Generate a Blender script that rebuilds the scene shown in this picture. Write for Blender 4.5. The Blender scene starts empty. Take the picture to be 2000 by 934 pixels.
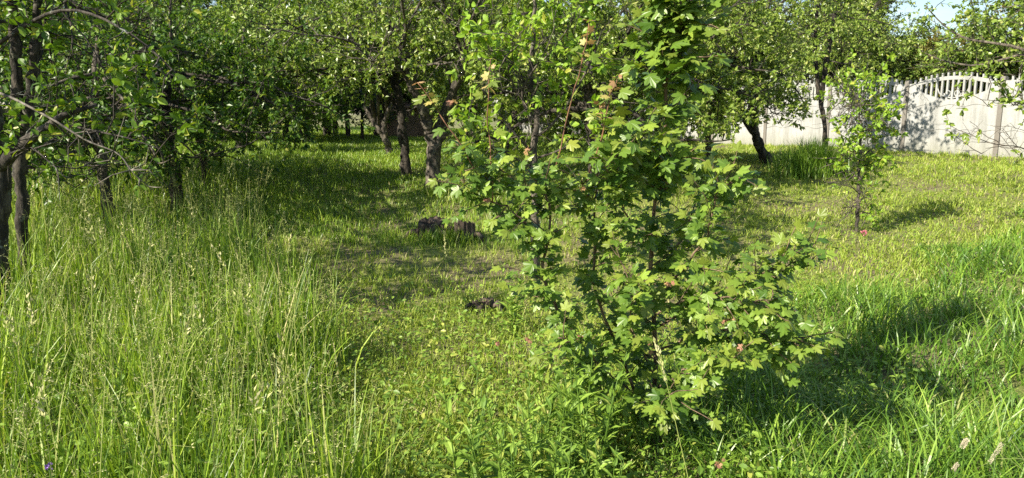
import bpy, math, random
import numpy as np
from mathutils import Vector, Matrix
R = math.radians
scene = bpy.context.scene
col = scene.collection

# ------------------------------------------------------------------ camera
PITCH = R(9.7); F = 1428.0; CAMZ = 1.5
cam_d = bpy.data.cameras.new('camera'); cam = bpy.data.objects.new('camera', cam_d); col.objects.link(cam)
cam.location = (0, 0, CAMZ); cam.rotation_euler = (math.pi/2 - PITCH, 0, 0)
cam_d.sensor_width = 36; cam_d.lens = 36*F/2000; cam_d.clip_end = 3000; cam_d.clip_start = .05
scene.camera = cam
scene.view_settings.view_transform = 'Standard'; scene.view_settings.look = 'None'
scene.view_settings.exposure = 1.12; scene.view_settings.gamma = 1
cy = scene.cycles
cy.max_bounces = 6; cy.diffuse_bounces = 3; cy.glossy_bounces = 2; cy.transmission_bounces = 4; cy.transparent_max_bounces = 4
cy.caustics_reflective = False; cy.caustics_refractive = False
cy.use_denoising = False
cy.sample_clamp_indirect = 4.0

# ------------------------------------------------------------------ sun and sky
SUN_EL = R(35); LIGHT_DIR = Vector((.82, .57, 0)).normalized()      # horizontal travel of the light
ld = Vector((LIGHT_DIR.x*math.cos(SUN_EL), LIGHT_DIR.y*math.cos(SUN_EL), -math.sin(SUN_EL)))
sd = bpy.data.lights.new('sun', 'SUN'); sd.energy = 5.0; sd.angle = R(.53); sd.color = (1, .915, .75)
sun = bpy.data.objects.new('sun', sd); col.objects.link(sun)
sun.rotation_euler = ld.to_track_quat('-Z', 'Y').to_euler(); sun.location = (-20, -12, 20)
w = bpy.data.worlds.new('World'); scene.world = w; w.use_nodes = True
nt = w.node_tree; N = nt.nodes; L = nt.links; N.clear()
out = N.new('ShaderNodeOutputWorld'); bg = N.new('ShaderNodeBackground'); sky = N.new('ShaderNodeTexSky')
sky.sky_type = 'NISHITA'; sky.sun_disc = False; sky.sun_elevation = SUN_EL
sky.sun_rotation = math.atan2(-LIGHT_DIR.x, -LIGHT_DIR.y)
sky.air_density = 1.2; sky.dust_density = .5; sky.ozone_density = 2.5
bg.inputs['Strength'].default_value = .078
tc = N.new('ShaderNodeTexCoord'); mp = N.new('ShaderNodeMapping'); mp.inputs['Scale'].default_value = (1, 1, 5)
nz = N.new('ShaderNodeTexNoise'); nz.inputs['Scale'].default_value = 5; nz.inputs['Detail'].default_value = 8
nz.inputs['Roughness'].default_value = .6
rp = N.new('ShaderNodeValToRGB'); rp.color_ramp.elements[0].position = .5; rp.color_ramp.elements[1].position = .75
rp.color_ramp.elements[1].color = (.5, .5, .5, 1)
mx = N.new('ShaderNodeMix'); mx.data_type = 'RGBA'; mx.inputs[7].default_value = (8.2, 8.0, 8.0, 1)
L.new(tc.outputs['Generated'], mp.inputs[0]); L.new(mp.outputs[0], nz.inputs['Vector'])
L.new(nz.outputs['Fac'], rp.inputs[0]); L.new(rp.outputs[0], mx.inputs[0]); L.new(sky.outputs[0], mx.inputs[6])
L.new(mx.outputs[2], bg.inputs['Color']); L.new(bg.outputs[0], out.inputs[0])

# ------------------------------------------------------------------ picture point -> place in the world
def ray(px, py):
    a = (px-1000)/F; b = -(py-467)/F
    return np.array([a, math.cos(PITCH)+b*math.sin(PITCH), -math.sin(PITCH)+b*math.cos(PITCH)])
def at(px, py, d):                       # point at forward distance d (world Y)
    r = ray(px, py); return np.array([0, 0, CAMZ]) + r*(d/r[1])
def gz(x, y):                            # terrain height
    t = np.clip((np.asarray(y, float)-3.2)/11.5, 0, 1); s = t*t*(3-2*t)
    x = np.asarray(x, float); y = np.asarray(y, float)
    return .66*s + .035*np.sin(x*.9+1)*np.sin(y*.8) + .02*np.sin(x*2.3+y*1.7) + .01*np.sin(x*5.1-y*4.3)
def ground_at(px, py):
    r = ray(px, py); lo, hi = .5, 60.
    for _ in range(50):
        m = (lo+hi)/2; p = np.array([0, 0, CAMZ]) + r*(m/r[1])
        if p[2] > gz(p[0], p[1]): lo = m
        else: hi = m
    p = at(px, py, lo); return np.array([p[0], p[1], float(gz(p[0], p[1]))])
def gp(px, d):                           # ground point in the column of px at distance d
    x = (px-1000)/F*d*math.cos(PITCH)*1.0
    for _ in range(4):
        z = float(gz(x, d)); depth = d*math.cos(PITCH)+(CAMZ-z)*math.sin(PITCH); x = (px-1000)/F*depth
    return np.array([x, d, float(gz(x, d))])

# ------------------------------------------------------------------ helpers
def tag(o, label=None, cat=None, group=None, kind=None):
    if label: o['label'] = label
    if cat: o['category'] = cat
    if group: o['group'] = group
    if kind: o['kind'] = kind
    return o
def link(o, parent=None):
    col.objects.link(o)
    if parent: o.parent = parent
    return o
def empty(name, loc, rz=0):
    o = bpy.data.objects.new(name, None); o.location = tuple(loc); o.rotation_euler = (0, 0, rz)
    o.empty_display_size = .1; return link(o)
def mesh_np(name, V, faces, tint=None, smooth=True):
    """V (n,3); faces: list of int arrays (m,k) with k corners; tint (n,2) per vertex"""
    me = bpy.data.meshes.new(name)
    V = np.ascontiguousarray(V, dtype=np.float32)
    faces = [f for f in faces if len(f)]
    me.vertices.add(len(V)); me.vertices.foreach_set('co', V.ravel())
    idx = np.concatenate([f.ravel() for f in faces]).astype(np.int32)
    tot = np.concatenate([np.full(len(f), f.shape[1]) for f in faces]).astype(np.int32)
    st = np.concatenate([[0], np.cumsum(tot)[:-1]]).astype(np.int32)
    me.loops.add(len(idx)); me.loops.foreach_set('vertex_index', idx)
    me.polygons.add(len(tot)); me.polygons.foreach_set('loop_start', st); me.polygons.foreach_set('loop_total', tot)
    me.polygons.foreach_set('use_smooth', np.full(len(tot), bool(smooth)))
    if tint is not None:
        a = me.attributes.new('tint', 'FLOAT_COLOR', 'POINT')
        c = np.zeros((len(V), 4), np.float32); c[:, :2] = tint; c[:, 3] = 1
        a.data.foreach_set('color', c.ravel())
    me.update(calc_edges=True); me.validate()
    return me
class Acc:                                # gathers geometry for ONE mesh
    def __init__(s): s.V = []; s.F = {}; s.T = []; s.n = 0
    def add(s, V, faces, tint=None):
        V = np.asarray(V, float)
        s.V.append(V); s.T.append(np.zeros((len(V), 2)) if tint is None else np.broadcast_to(np.asarray(tint, float), (len(V), 2)))
        for f in faces:
            f = np.asarray(f)
            if len(f): s.F.setdefault(f.shape[1], []).append(f+s.n)
        s.n += len(V)
    def obj(s, name, mat, parent=None, smooth=True):
        me = mesh_np(name, np.concatenate(s.V), [np.concatenate(v) for v in s.F.values()], np.concatenate(s.T), smooth)
        me.materials.append(mat)
        return link(bpy.data.objects.new(name, me), parent)
def unit(v): return v/np.maximum(np.linalg.norm(v, axis=-1, keepdims=True), 1e-9)
def smooth_line(P, n):
    P = np.asarray(P, float); m = len(P)
    Q = np.vstack([2*P[0]-P[1], P, 2*P[-1]-P[-2]]); o = []
    for t in np.linspace(0, m-1, n):
        i = min(int(t), m-2); u = t-i; p0, p1, p2, p3 = Q[i:i+4]
        o.append(.5*(2*p1+(p2-p0)*u+(2*p0-5*p1+4*p2-p3)*u*u+(3*p1-p0-3*p2+p3)*u**3))
    return np.array(o)
def tube(acc, P, rad, sides=8, rng=None, rough=0., cap=True, tint=(0, 0)):
    P = np.asarray(P, float); n = len(P); rad = np.asarray(rad, float)
    T = unit(np.gradient(P, axis=0)); ref = np.array([.3, .9, .2]) if abs(T[0][2]) > .6 else np.array([0, 0, 1.])
    V = []
    for i in range(n):
        if i == 0: a = np.cross(T[i], ref)
        else: a = a-T[i]*a.dot(T[i])
        a = a/max(np.linalg.norm(a), 1e-6); b = np.cross(T[i], a)
        an = np.arange(sides)*2*math.pi/sides
        rr = rad[i]*np.ones(sides)
        if rng is not None and rough: rr = rr*(1+rough*rng.uniform(-1, 1, sides))
        V.append(P[i]+np.outer(np.cos(an)*rr, a)+np.outer(np.sin(an)*rr, b))
    V = np.concatenate(V); i = np.arange(n-1)[:, None]*sides; j = np.arange(sides)[None]; k = (j+1) % sides
    q = np.stack([i+j, i+k, i+sides+k, i+sides+j], -1).reshape(-1, 4)
    fs = [q]
    if cap: fs.append(np.array([np.arange(sides)[::-1]])); fs.append(np.array([np.arange(sides)+(n-1)*sides]))
    acc.add(V, fs, tint)
def prisms(acc, P, rad, tint=None):
    """many thin 3-sided twigs: P (m,k,3), rad (k,)"""
    m, k = P.shape[:2]; 
    if m == 0: return
    T = unit(P[:, -1]-P[:, 0]); a = unit(np.cross(T, [.31, .17, .93])); b = np.cross(T, a)
    an = np.arange(3)*2*math.pi/3
    off = a[:, None, None]*np.cos(an)[None, None, :, None]+b[:, None, None]*np.sin(an)[None, None, :, None]
    rad = np.asarray(rad, float).reshape((-1, k, 1, 1)) if np.ndim(rad) > 1 else np.asarray(rad, float)[None, :, None, None]
    V = (P[:, :, None]+off*rad).reshape(-1, 3)
    base = (np.arange(m)*k*3)[:, None, None]; i = (np.arange(k-1)*3)[None, :, None]; j = np.arange(3)[None, None]; kk = (j+1) % 3
    q = np.stack([base+i+j, base+i+kk, base+i+3+kk, base+i+3+j], -1).reshape(-1, 4)
    acc.add(V, [q], tint)
def scatter(acc, tv, tf, pos, d, nrm, size, tint=None):
    """copies of a leaf template: x across, y along d, z along nrm"""
    m = len(pos)
    if m == 0: return
    d = unit(d); x = unit(np.cross(d, nrm)); z = np.cross(x, d)
    size = np.broadcast_to(size, (m,))[:, None, None]
    t = np.asarray(tv, float)
    V = pos[:, None]+size*(t[None, :, 0:1]*x[:, None]+t[None, :, 1:2]*d[:, None]+t[None, :, 2:3]*z[:, None])
    off = (np.arange(m)*len(t))[:, None, None]
    fs = [(off+np.asarray(f)[None]).reshape(-1, np.asarray(f).shape[1]) for f in tf]
    if tint is None: tint = np.zeros((m, 2))
    acc.add(V.reshape(-1, 3), fs, np.repeat(tint, len(t), axis=0))
# leaf shapes ------------------------------------------------------------
LEAF = (np.array([(0, 0, 0), (.2, .2, .05), (.27, .52, .07), (.14, .82, .0), (0, 1, -.1), (-.14, .82, .0), (-.27, .52, .07), (-.2, .2, .05), (0, .35, 0), (0, .7, -.03)]),
        [np.array([(0, 1, 8), (0, 8, 7), (9, 3, 4), (9, 4, 5)]), np.array([(8, 1, 2, 9), (7, 8, 9, 6)]), np.array([(9, 2, 3), (6, 9, 5)])])
LEAF_FAR = (np.array([(0, 0, 0), (.27, .45, .07), (0, 1, -.08), (-.27, .45, .07)]), [np.array([(0, 1, 2), (0, 2, 3)])])
LANCE = (np.array([(0, 0, 0), (.09, .25, .02), (.1, .55, .0), (0, 1, -.18), (-.1, .55, .0), (-.09, .25, .02), (0, .4, -.015)]),
         [np.array([(0, 1, 6), (0, 6, 5), (1, 2, 6), (6, 4, 5), (6, 2, 3), (6, 3, 4)])])
def maple_leaf():
    half = [(7, .90), (13, .76), (21, .72), (27, .50), (33, .60), (40, .76), (50, .88), (58, .74), (68, .66), (78, .46), (90, .50), (103, .60), (118, .46), (140, .30), (168, .10)]
    pts = [(0, 1.0)]+half
    o = []
    for a, r in pts: o.append((math.sin(R(a))*r, math.cos(R(a))*r, r, a))
    for a, r in reversed(half): o.append((-math.sin(R(a))*r, math.cos(R(a))*r, r, a))
    V = [(0, 0, 0)]
    for x, y, r, a in o:
        ridge = .05*math.cos(R(a)*360/51.) if a < 80 else 0
        V.append((x, y, -.22*r*r+ridge*r))
    n = len(V)-1
    V = np.array(V); V[:, 1] += .12; V[0] = (0, .12, 0)
    f = np.array([(0, i+1, (i+1) % n+1) for i in range(n)])
    # petiole
    V = np.vstack([V, [(-.014, -.6, .03), (.014, -.6, .03), (.012, .12, 0), (-.012, .12, 0)]])
    return V, [f[:, ::-1], np.array([[n+1, n+2, n+3, n+4]])]
MAPLE = maple_leaf()

# ------------------------------------------------------------------ materials
def mat_new(name):
    m = bpy.data.materials.new(name); m.use_nodes = True; nt = m.node_tree; nt.nodes.clear()
    o = nt.nodes.new('ShaderNodeOutputMaterial'); return m, nt, o
def ramp(nt, stops, fac):
    r = nt.nodes.new('ShaderNodeValToRGB'); e = r.color_ramp.elements
    while len(e) < len(stops): e.new(.5)
    for i, (p, c) in enumerate(stops): e[i].position = p; e[i].color = (*c, 1)
    nt.links.new(fac, r.inputs[0]); return r.outputs[0]
def noise(nt, scale, detail=4, rough=.55, stretch=None, coord='Object'):
    t = nt.nodes.new('ShaderNodeTexCoord'); n = nt.nodes.new('ShaderNodeTexNoise')
    n.inputs['Scale'].default_value = scale; n.inputs['Detail'].default_value = detail; n.inputs['Roughness'].default_value = rough
    if stretch:
        mp = nt.nodes.new('ShaderNodeMapping'); mp.inputs['Scale'].default_value = stretch
        nt.links.new(t.outputs[coord], mp.inputs[0]); nt.links.new(mp.outputs[0], n.inputs['Vector'])
    else: nt.links.new(t.outputs[coord], n.inputs['Vector'])
    return n.outputs['Fac']
def mixc(nt, a, b, fac):
    m = nt.nodes.new('ShaderNodeMix'); m.data_type = 'RGBA'
    for v, i in ((fac, 0), (a, 6), (b, 7)):
        if isinstance(v, (int, float)): m.inputs[i].default_value = v
        elif isinstance(v, tuple): m.inputs[i].default_value = (*v, 1)
        else: nt.links.new(v, m.inputs[i])
    return m.outputs[2]
def leaf_mat(name, dark, mid, light, alt=None, trans=.32, rough=.5, spec=.4, tcol=(1.2, 1.25, .5), alt_w=0):
    m, nt, o = mat_new(name)
    at_ = nt.nodes.new('ShaderNodeAttribute'); at_.attribute_name = 'tint'
    sp = nt.nodes.new('ShaderNodeSeparateColor'); nt.links.new(at_.outputs['Color'], sp.inputs[0])
    c = ramp(nt, [(0, dark), (.5, mid), (1, light)], sp.outputs[0])
    if alt: c = mixc(nt, c, alt, sp.outputs[1])
    p = nt.nodes.new('ShaderNodeBsdfPrincipled'); nt.links.new(c, p.inputs['Base Color'])
    p.inputs['Roughness'].default_value = rough; p.inputs['Specular IOR Level'].default_value = spec
    t = nt.nodes.new('ShaderNodeBsdfTranslucent')
    mu = nt.nodes.new('ShaderNodeMix'); mu.data_type = 'RGBA'; mu.blend_type = 'MULTIPLY'; mu.inputs[0].default_value = 1
    nt.links.new(c, mu.inputs[6]); mu.inputs[7].default_value = (*tcol, 1); nt.links.new(mu.outputs[2], t.inputs[0])
    s = nt.nodes.new('ShaderNodeMixShader'); s.inputs[0].default_value = trans
    nt.links.new(p.outputs[0], s.inputs[1]); nt.links.new(t.outputs[0], s.inputs[2]); nt.links.new(s.outputs[0], o.inputs[0])
    return m
def bark_mat(name, a, b, lichen=None, scale=22, bump=1.):
    m, nt, o = mat_new(name)
    n1 = noise(nt, scale, 10, .72, (1, 1, .3)); c = ramp(nt, [(.36, tuple(x*.45 for x in a)), (.47, a), (.58, b), (.72, tuple(min(1, x*1.7) for x in b))], n1)
    if lichen:
        n2 = noise(nt, 9, 5, .7); f = ramp(nt, [(.58, (0, 0, 0)), (.66, (1, 1, 1))], n2); c = mixc(nt, c, lichen, f)
    p = nt.nodes.new('ShaderNodeBsdfPrincipled'); nt.links.new(c, p.inputs['Base Color']); p.inputs['Roughness'].default_value = .9
    bp = nt.nodes.new('ShaderNodeBump'); bp.inputs['Strength'].default_value = bump; bp.inputs['Distance'].default_value = .02
    nt.links.new(n1, bp.inputs['Height']); nt.links.new(bp.outputs[0], p.inputs['Normal']); nt.links.new(p.outputs[0], o.inputs[0])
    return m
M = {}
M['apple'] = leaf_mat('apple_leaf', (.06, .125, .012), (.12, .215, .02), (.22, .33, .035), (.38, .38, .06), rough=.42)
M['plum'] = leaf_mat('plum_leaf', (.035, .085, .012), (.075, .155, .018), (.16, .26, .03), (.28, .30, .05), rough=.4)
M['pear'] = leaf_mat('pear_leaf', (.11, .18, .025), (.20, .29, .04), (.33, .42, .085), (.48, .48, .17), rough=.36, spec=.55)
M['walnut'] = leaf_mat('young_tree_leaf', (.14, .25, .02), (.22, .36, .03), (.33, .46, .05), (.46, .44, .08), rough=.42)
M['rust'] = leaf_mat('rusty_green_leaf', (.13, .14, .03), (.22, .22, .045), (.32, .30, .07), (.38, .17, .06))
M['far'] = leaf_mat('far_leaf', (.085, .155, .022), (.155, .25, .035), (.26, .36, .06), (.40, .40, .1))
M['blue'] = leaf_mat('bluish_leaf', (.03, .055, .04), (.05, .085, .06), (.08, .12, .085))
M['maple'] = leaf_mat('maple_leaf', (.065, .135, .018), (.14, .235, .03), (.26, .37, .052), (.38, .38, .06), trans=.3, rough=.4, spec=.5)
M['young'] = leaf_mat('young_maple_leaf', (.36, .17, .12), (.46, .28, .14), (.36, .38, .08), trans=.3, rough=.5, tcol=(1.1, 1, .8))
M['grass'] = leaf_mat('grass_blade', (.075, .15, .016), (.195, .315, .028), (.39, .50, .06), (.56, .50, .24), trans=.3, rough=.42, spec=.45)
M['lawn'] = leaf_mat('lawn_blade', (.18, .26, .03), (.275, .365, .045), (.38, .46, .075), (.55, .48, .24), trans=.3, rough=.5, spec=.35)
M['lush'] = leaf_mat('lush_blade', (.055, .13, .016), (.15, .28, .03), (.31, .44, .06), (.45, .45, .18), trans=.3, rough=.38, spec=.5)
M['seed'] = leaf_mat('grass_seed', (.30, .35, .10), (.46, .47, .19), (.62, .58, .34), trans=.25, rough=.8, spec=.1, tcol=(1, 1, .9))
M['weed'] = leaf_mat('weed_leaf', (.11, .20, .028), (.19, .31, .04), (.29, .42, .065), (.44, .44, .1), trans=.3, rough=.45)
M['bark'] = bark_mat('dark_bark', (.02, .016, .012), (.075, .062, .047), (.13, .13, .10))
M['bark_grey'] = bark_mat('grey_bark', (.05, .042, .033), (.16, .135, .105), (.14, .13, .10))
M['bark_lichen'] = bark_mat('lichen_bark', (.025, .02, .016), (.08, .068, .055), (.2, .22, .19))
M['twig'] = bark_mat('bare_twig', (.09, .08, .065), (.19, .17, .14), scale=30, bump=.2)
M['stem'] = bark_mat('maple_stem', (.10, .065, .04), (.22, .15, .10), scale=25, bump=.3)
M['shoot'] = bark_mat('red_shoot', (.13, .06, .035), (.24, .12, .06), scale=40, bump=.1)
M['stump'] = bark_mat('old_stump', (.035, .025, .018), (.13, .095, .068), (.15, .15, .09), scale=16, bump=1.)
def concrete_mat(name, a, b, stain, base=False):
    m, nt, o = mat_new(name)
    n1 = noise(nt, 2.2, 8, .65); n2 = noise(nt, 60, 4, .6); n3 = noise(nt, 7, 8, .75, (1, 1, .14))
    c = ramp(nt, [(.35, a), (.65, b)], n1)
    f = ramp(nt, [(.45, (0, 0, 0)), (.72, (.85, .85, .85))], n3); c = mixc(nt, c, stain, f)
    f2 = ramp(nt, [(.4, (.25, .25, .25)), (.6, (0, 0, 0))], n2); c = mixc(nt, c, stain, f2)
    if base:                                            # splashed dirt and algae low down, lost in noise
        tc_ = nt.nodes.new('ShaderNodeTexCoord'); sx = nt.nodes.new('ShaderNodeSeparateXYZ'); nt.links.new(tc_.outputs['Object'], sx.inputs[0])
        mr = nt.nodes.new('ShaderNodeMapRange'); mr.inputs[1].default_value = .42; mr.inputs[2].default_value = -.05; nt.links.new(sx.outputs[2], mr.inputs[0])
        mm = nt.nodes.new('ShaderNodeMath'); mm.operation = 'MULTIPLY'; nt.links.new(mr.outputs[0], mm.inputs[0]); nt.links.new(n1, mm.inputs[1]); c = mixc(nt, c, (.17, .165, .09), mm.outputs[0])
    p = nt.nodes.new('ShaderNodeBsdfPrincipled'); nt.links.new(c, p.inputs['Base Color']); p.inputs['Roughness'].default_value = .92
    bp = nt.nodes.new('ShaderNodeBump'); bp.inputs['Strength'].default_value = .4; bp.inputs['Distance'].default_value = .01
    nt.links.new(n2, bp.inputs['Height']); nt.links.new(bp.outputs[0], p.inputs['Normal']); nt.links.new(p.outputs[0], o.inputs[0])
    return m
M['concrete'] = concrete_mat('pale_concrete', (.35, .355, .35), (.43, .435, .43), (.19, .19, .175), True)
M['post'] = concrete_mat('post_concrete', (.15, .14, .125), (.23, .215, .195), (.16, .14, .12))
M['roofing'] = concrete_mat('rusty_roofing', (.26, .15, .11), (.34, .22, .17), (.16, .1, .08))
M['brick'] = concrete_mat('brown_render', (.20, .135, .09), (.27, .19, .13), (.12, .08, .06))
def ground_mat():
    m, nt, o = mat_new('soil_and_turf')
    n1 = noise(nt, 1.3, 8, .6); n2 = noise(nt, 26, 6, .7); n3 = noise(nt, .45, 4, .5)
    soil = ramp(nt, [(.3, (.09, .075, .04)), (.7, (.24, .20, .11))], n2)
    turf = ramp(nt, [(.3, (.12, .15, .03)), (.7, (.24, .27, .06))], n2)
    c = mixc(nt, soil, turf, ramp(nt, [(.42, (0, 0, 0)), (.58, (1, 1, 1))], n1))
    p = nt.nodes.new('ShaderNodeBsdfPrincipled'); nt.links.new(c, p.inputs['Base Color']); p.inputs['Roughness'].default_value = .95
    bp = nt.nodes.new('ShaderNodeBump'); bp.inputs['Strength'].default_value = .8; bp.inputs['Distance'].default_value = .03
    nt.links.new(n2, bp.inputs['Height']); nt.links.new(bp.outputs[0], p.inputs['Normal']); nt.links.new(p.outputs[0], o.inputs[0])
    return m
M['ground'] = ground_mat()
def plain(name, c, rough=.7):
    m, nt, o = mat_new(name); n = noise(nt, 40, 3)
    cc = ramp(nt, [(.3, tuple(x*.8 for x in c)), (.7, c)], n)
    p = nt.nodes.new('ShaderNodeBsdfPrincipled'); nt.links.new(cc, p.inputs['Base Color']); p.inputs['Roughness'].default_value = rough
    nt.links.new(p.outputs[0], o.inputs[0]); return m
M['purple'] = plain('purple_petal', (.30, .16, .5)); M['pink'] = plain('pink_petal', (.6, .2, .25)); M['cream'] = plain('cream_fluff', (.52, .47, .33), .9)

# ------------------------------------------------------------------ the ground
xs = np.concatenate([[-600, -200, -80, -45], np.arange(-30, 30.1, .25), [45, 80, 200, 600]])
ys = np.concatenate([[-300, -60, -20], np.arange(-6, 45.1, .25), [60, 100, 250, 900]])
gx, gy = np.meshgrid(xs, ys); V = np.stack([gx, gy, gz(gx, gy)], -1).reshape(-1, 3)
nx = len(xs); i = np.arange(len(ys)-1)[:, None]*nx; j = np.arange(nx-1)[None]
q = np.stack([i+j, i+j+1, i+nx+j+1, i+nx+j], -1).reshape(-1, 4)
a = Acc(); a.add(V, [q]); tag(a.obj('ground', M['ground']), kind='structure')

# ------------------------------------------------------------------ concrete fence
FX, FY = 9.0, 15.2; D = np.array([-.9, 1.75]); D = D/np.linalg.norm(D); RZF = math.atan2(D[1], D[0])
def box(acc, x0, x1, y0, y1, z0, z1):
    V = [(x0, y0, z0), (x1, y0, z0), (x1, y1, z0), (x0, y1, z0), (x0, y0, z1), (x1, y0, z1), (x1, y1, z1), (x0, y1, z1)]
    acc.add(V, [np.array([(0, 3, 2, 1), (4, 5, 6, 7), (0, 1, 5, 4), (1, 2, 6, 5), (2, 3, 7, 6), (3, 0, 4, 7)])])
def slab(acc, xs, zlo, zhi, y0, y1, ny=0):           # upright sheet between two edge curves, y0 front .. y1 back
    n = len(xs); A = np.stack([xs, np.full(n, y0), zlo], 1); B = np.stack([xs, np.full(n, y0), zhi], 1)
    C = np.stack([xs, np.full(n, y1), zlo], 1); E = np.stack([xs, np.full(n, y1), zhi], 1)
    i = np.arange(n-1)
    acc.add(np.concatenate([A, B, C, E]), [np.concatenate([
        np.stack([i, i+1, n+i+1, n+i], 1), np.stack([2*n+i+1, 2*n+i, 3*n+i, 3*n+i+1], 1),
        np.stack([n+i, n+i+1, 3*n+i+1, 3*n+i], 1), np.stack([i+1, i, 2*n+i, 2*n+i+1], 1),
        np.array([(0, n, 3*n, 2*n), (n-1, 3*n-1, 4*n-1, 2*n-1)])])])
BAY = 1.97; PW = .045
fence_x = np.linspace(PW, BAY-PW, 41); wv = lambda x, ph: .022*np.sin(x/BAY*math.pi*7.5+ph)
def lower_panel():
    a = Acc(); slab(a, fence_x, np.full(41, -.12), .49+wv(fence_x, .4), .0, .045)
    slab(a, fence_x, .46+wv(fence_x, .4), .52+wv(fence_x, .4), .02, .035)
    return a
def middle_panel():
    a = Acc(); slab(a, fence_x, .506+wv(fence_x, .4), .99+wv(fence_x, 2.2), -.012, .045)
    slab(a, fence_x, .96+wv(fence_x, 2.2), 1.02+wv(fence_x, 2.2), .02, .035)
    box(a, BAY*.5-.004, BAY*.5+.004, -.016, -.012, .56, .93)
    return a
def top_panel():
    a = Acc(); x = fence_x; u = (x-BAY/2)/(BAY/2)
    arch = 1.47+.13*np.cos(np.clip(u/.85, -1, 1)*math.pi/2)**.8
    base = np.where(np.abs(u) < .72, 1.30-.17*np.cos(np.clip(u/.72, -1, 1)*math.pi/2), 1.47)
    slab(a, x, 1.008+wv(x, 2.2), np.minimum(base, arch-.001), -.022, .045)
    m = np.abs(u) < .78; slab(a, x[m], arch[m]-.075, arch[m], .0, .045)
    f = lambda X, arr: float(np.interp(X, x, arr))
    for k in range(13):                                # bars between the slots
        X = BAY/2+(k-6)*.113
        box(a, X-.019, X+.019, .003, .042, f(X, base)-.03, f(X, arch)-.05)
    for k in range(15):                                # stubs along the crest
        X = BAY/2+(k-7)*.118; box(a, X-.017, X+.017, .006, .039, f(X, arch)-.03, f(X, arch)+.075)
    for s in (-1, 1):                                  # scrolls
        t = np.linspace(0, 1, 16); ang = R(-60)+t*R(420); rr = .028+.05*t
        P = np.stack([BAY/2+s*(.1+rr*np.cos(ang)), np.full(16, .02), 1.255+rr*np.sin(ang)], 1); tube(a, P, np.full(16, .014), 6)
        P = smooth_line([(BAY/2+s*.02, .02, 1.16), (BAY/2+s*.12, .02, 1.18), (BAY/2+s*.26, .02, 1.24), (BAY/2+s*.33, .02, 1.36)], 12); tube(a, P, np.full(12, .014), 6)
    return a
fence = empty('concrete_fence', (FX, FY, 0), RZF)
tag(fence, 'pale concrete slab fence with arched openwork tops behind the lawn', 'fence')
protos = None
def fpt(k): p = np.array([FX, FY])+D*BAY*(k-.0); return p
lowp, midp, topp = [f().obj(n, M['concrete'], fence, smooth=False) for f, n in ((lower_panel, 'lower_panel'), (middle_panel, 'middle_panel'), (top_panel, 'openwork_panel'))]
a = Acc(); box(a, -PW, PW, -.035, .075, -.3, 1.53); box(a, -PW+.01, PW-.01, -.025, .065, 1.53, 1.55)
postp = a.obj('post', M['post'], fence, smooth=False)
for k in range(-4, 11):
    x = (k-.5)*BAY; P = fpt(k-.5); z = float(gz(*P)) if k > -3 else float(gz(*fpt(-2.5)))
    for src in (lowp, midp, topp, postp):
        o = src if k == -4 else src.copy()
        if k > -4: link(o, fence)
        o.location = (x, 0, .665)
# brown outbuilding and the roof behind the fence
def place_box_building(name, label, c, rz, wx, wy, h, rise, wallm, roofm, cat):
    t = empty(name, c, rz); tag(t, label, cat)
    a = Acc(); box(a, -wx/2, wx/2, -wy/2, wy/2, -.3, h); a.obj('wall', wallm, t, False)
    a = Acc(); e = .25
    V = [(-wx/2-e, -wy/2-e, h-.05), (wx/2+e, -wy/2-e, h-.05), (wx/2+e, 0, h+rise), (-wx/2-e, 0, h+rise), (wx/2+e, wy/2+e, h-.05), (-wx/2-e, wy/2+e, h-.05)]
    V2 = [(x, y, z+.06) for x, y, z in V]
    a.add(V+V2, [np.array([(6, 7, 8, 9), (9, 8, 10, 11), (1, 0, 3, 2), (2, 3, 5, 4), (0, 1, 7, 6), (1, 2, 8, 7), (2, 4, 10, 8), (4, 5, 11, 10), (5, 3, 9, 11), (3, 0, 6, 9)])])
    a.obj('roof', roofm, t, False); return t
place_box_building('garden_shed', 'shed with a rusty reddish roof just showing over the pale fence', at(1772, 230, 18.5)*[1, 1, 0]+[0, 0, .65], R(-60), 1.6, 2.0, .75, .33, M['brick'], M['roofing'], 'shed')
place_box_building('low_outbuilding', 'low brown outbuilding far back between the orchard trunks', gp(805, 28), R(4), 2.2, 3, 1.1, .3, M['brick'], M['roofing'], 'outbuilding')

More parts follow.
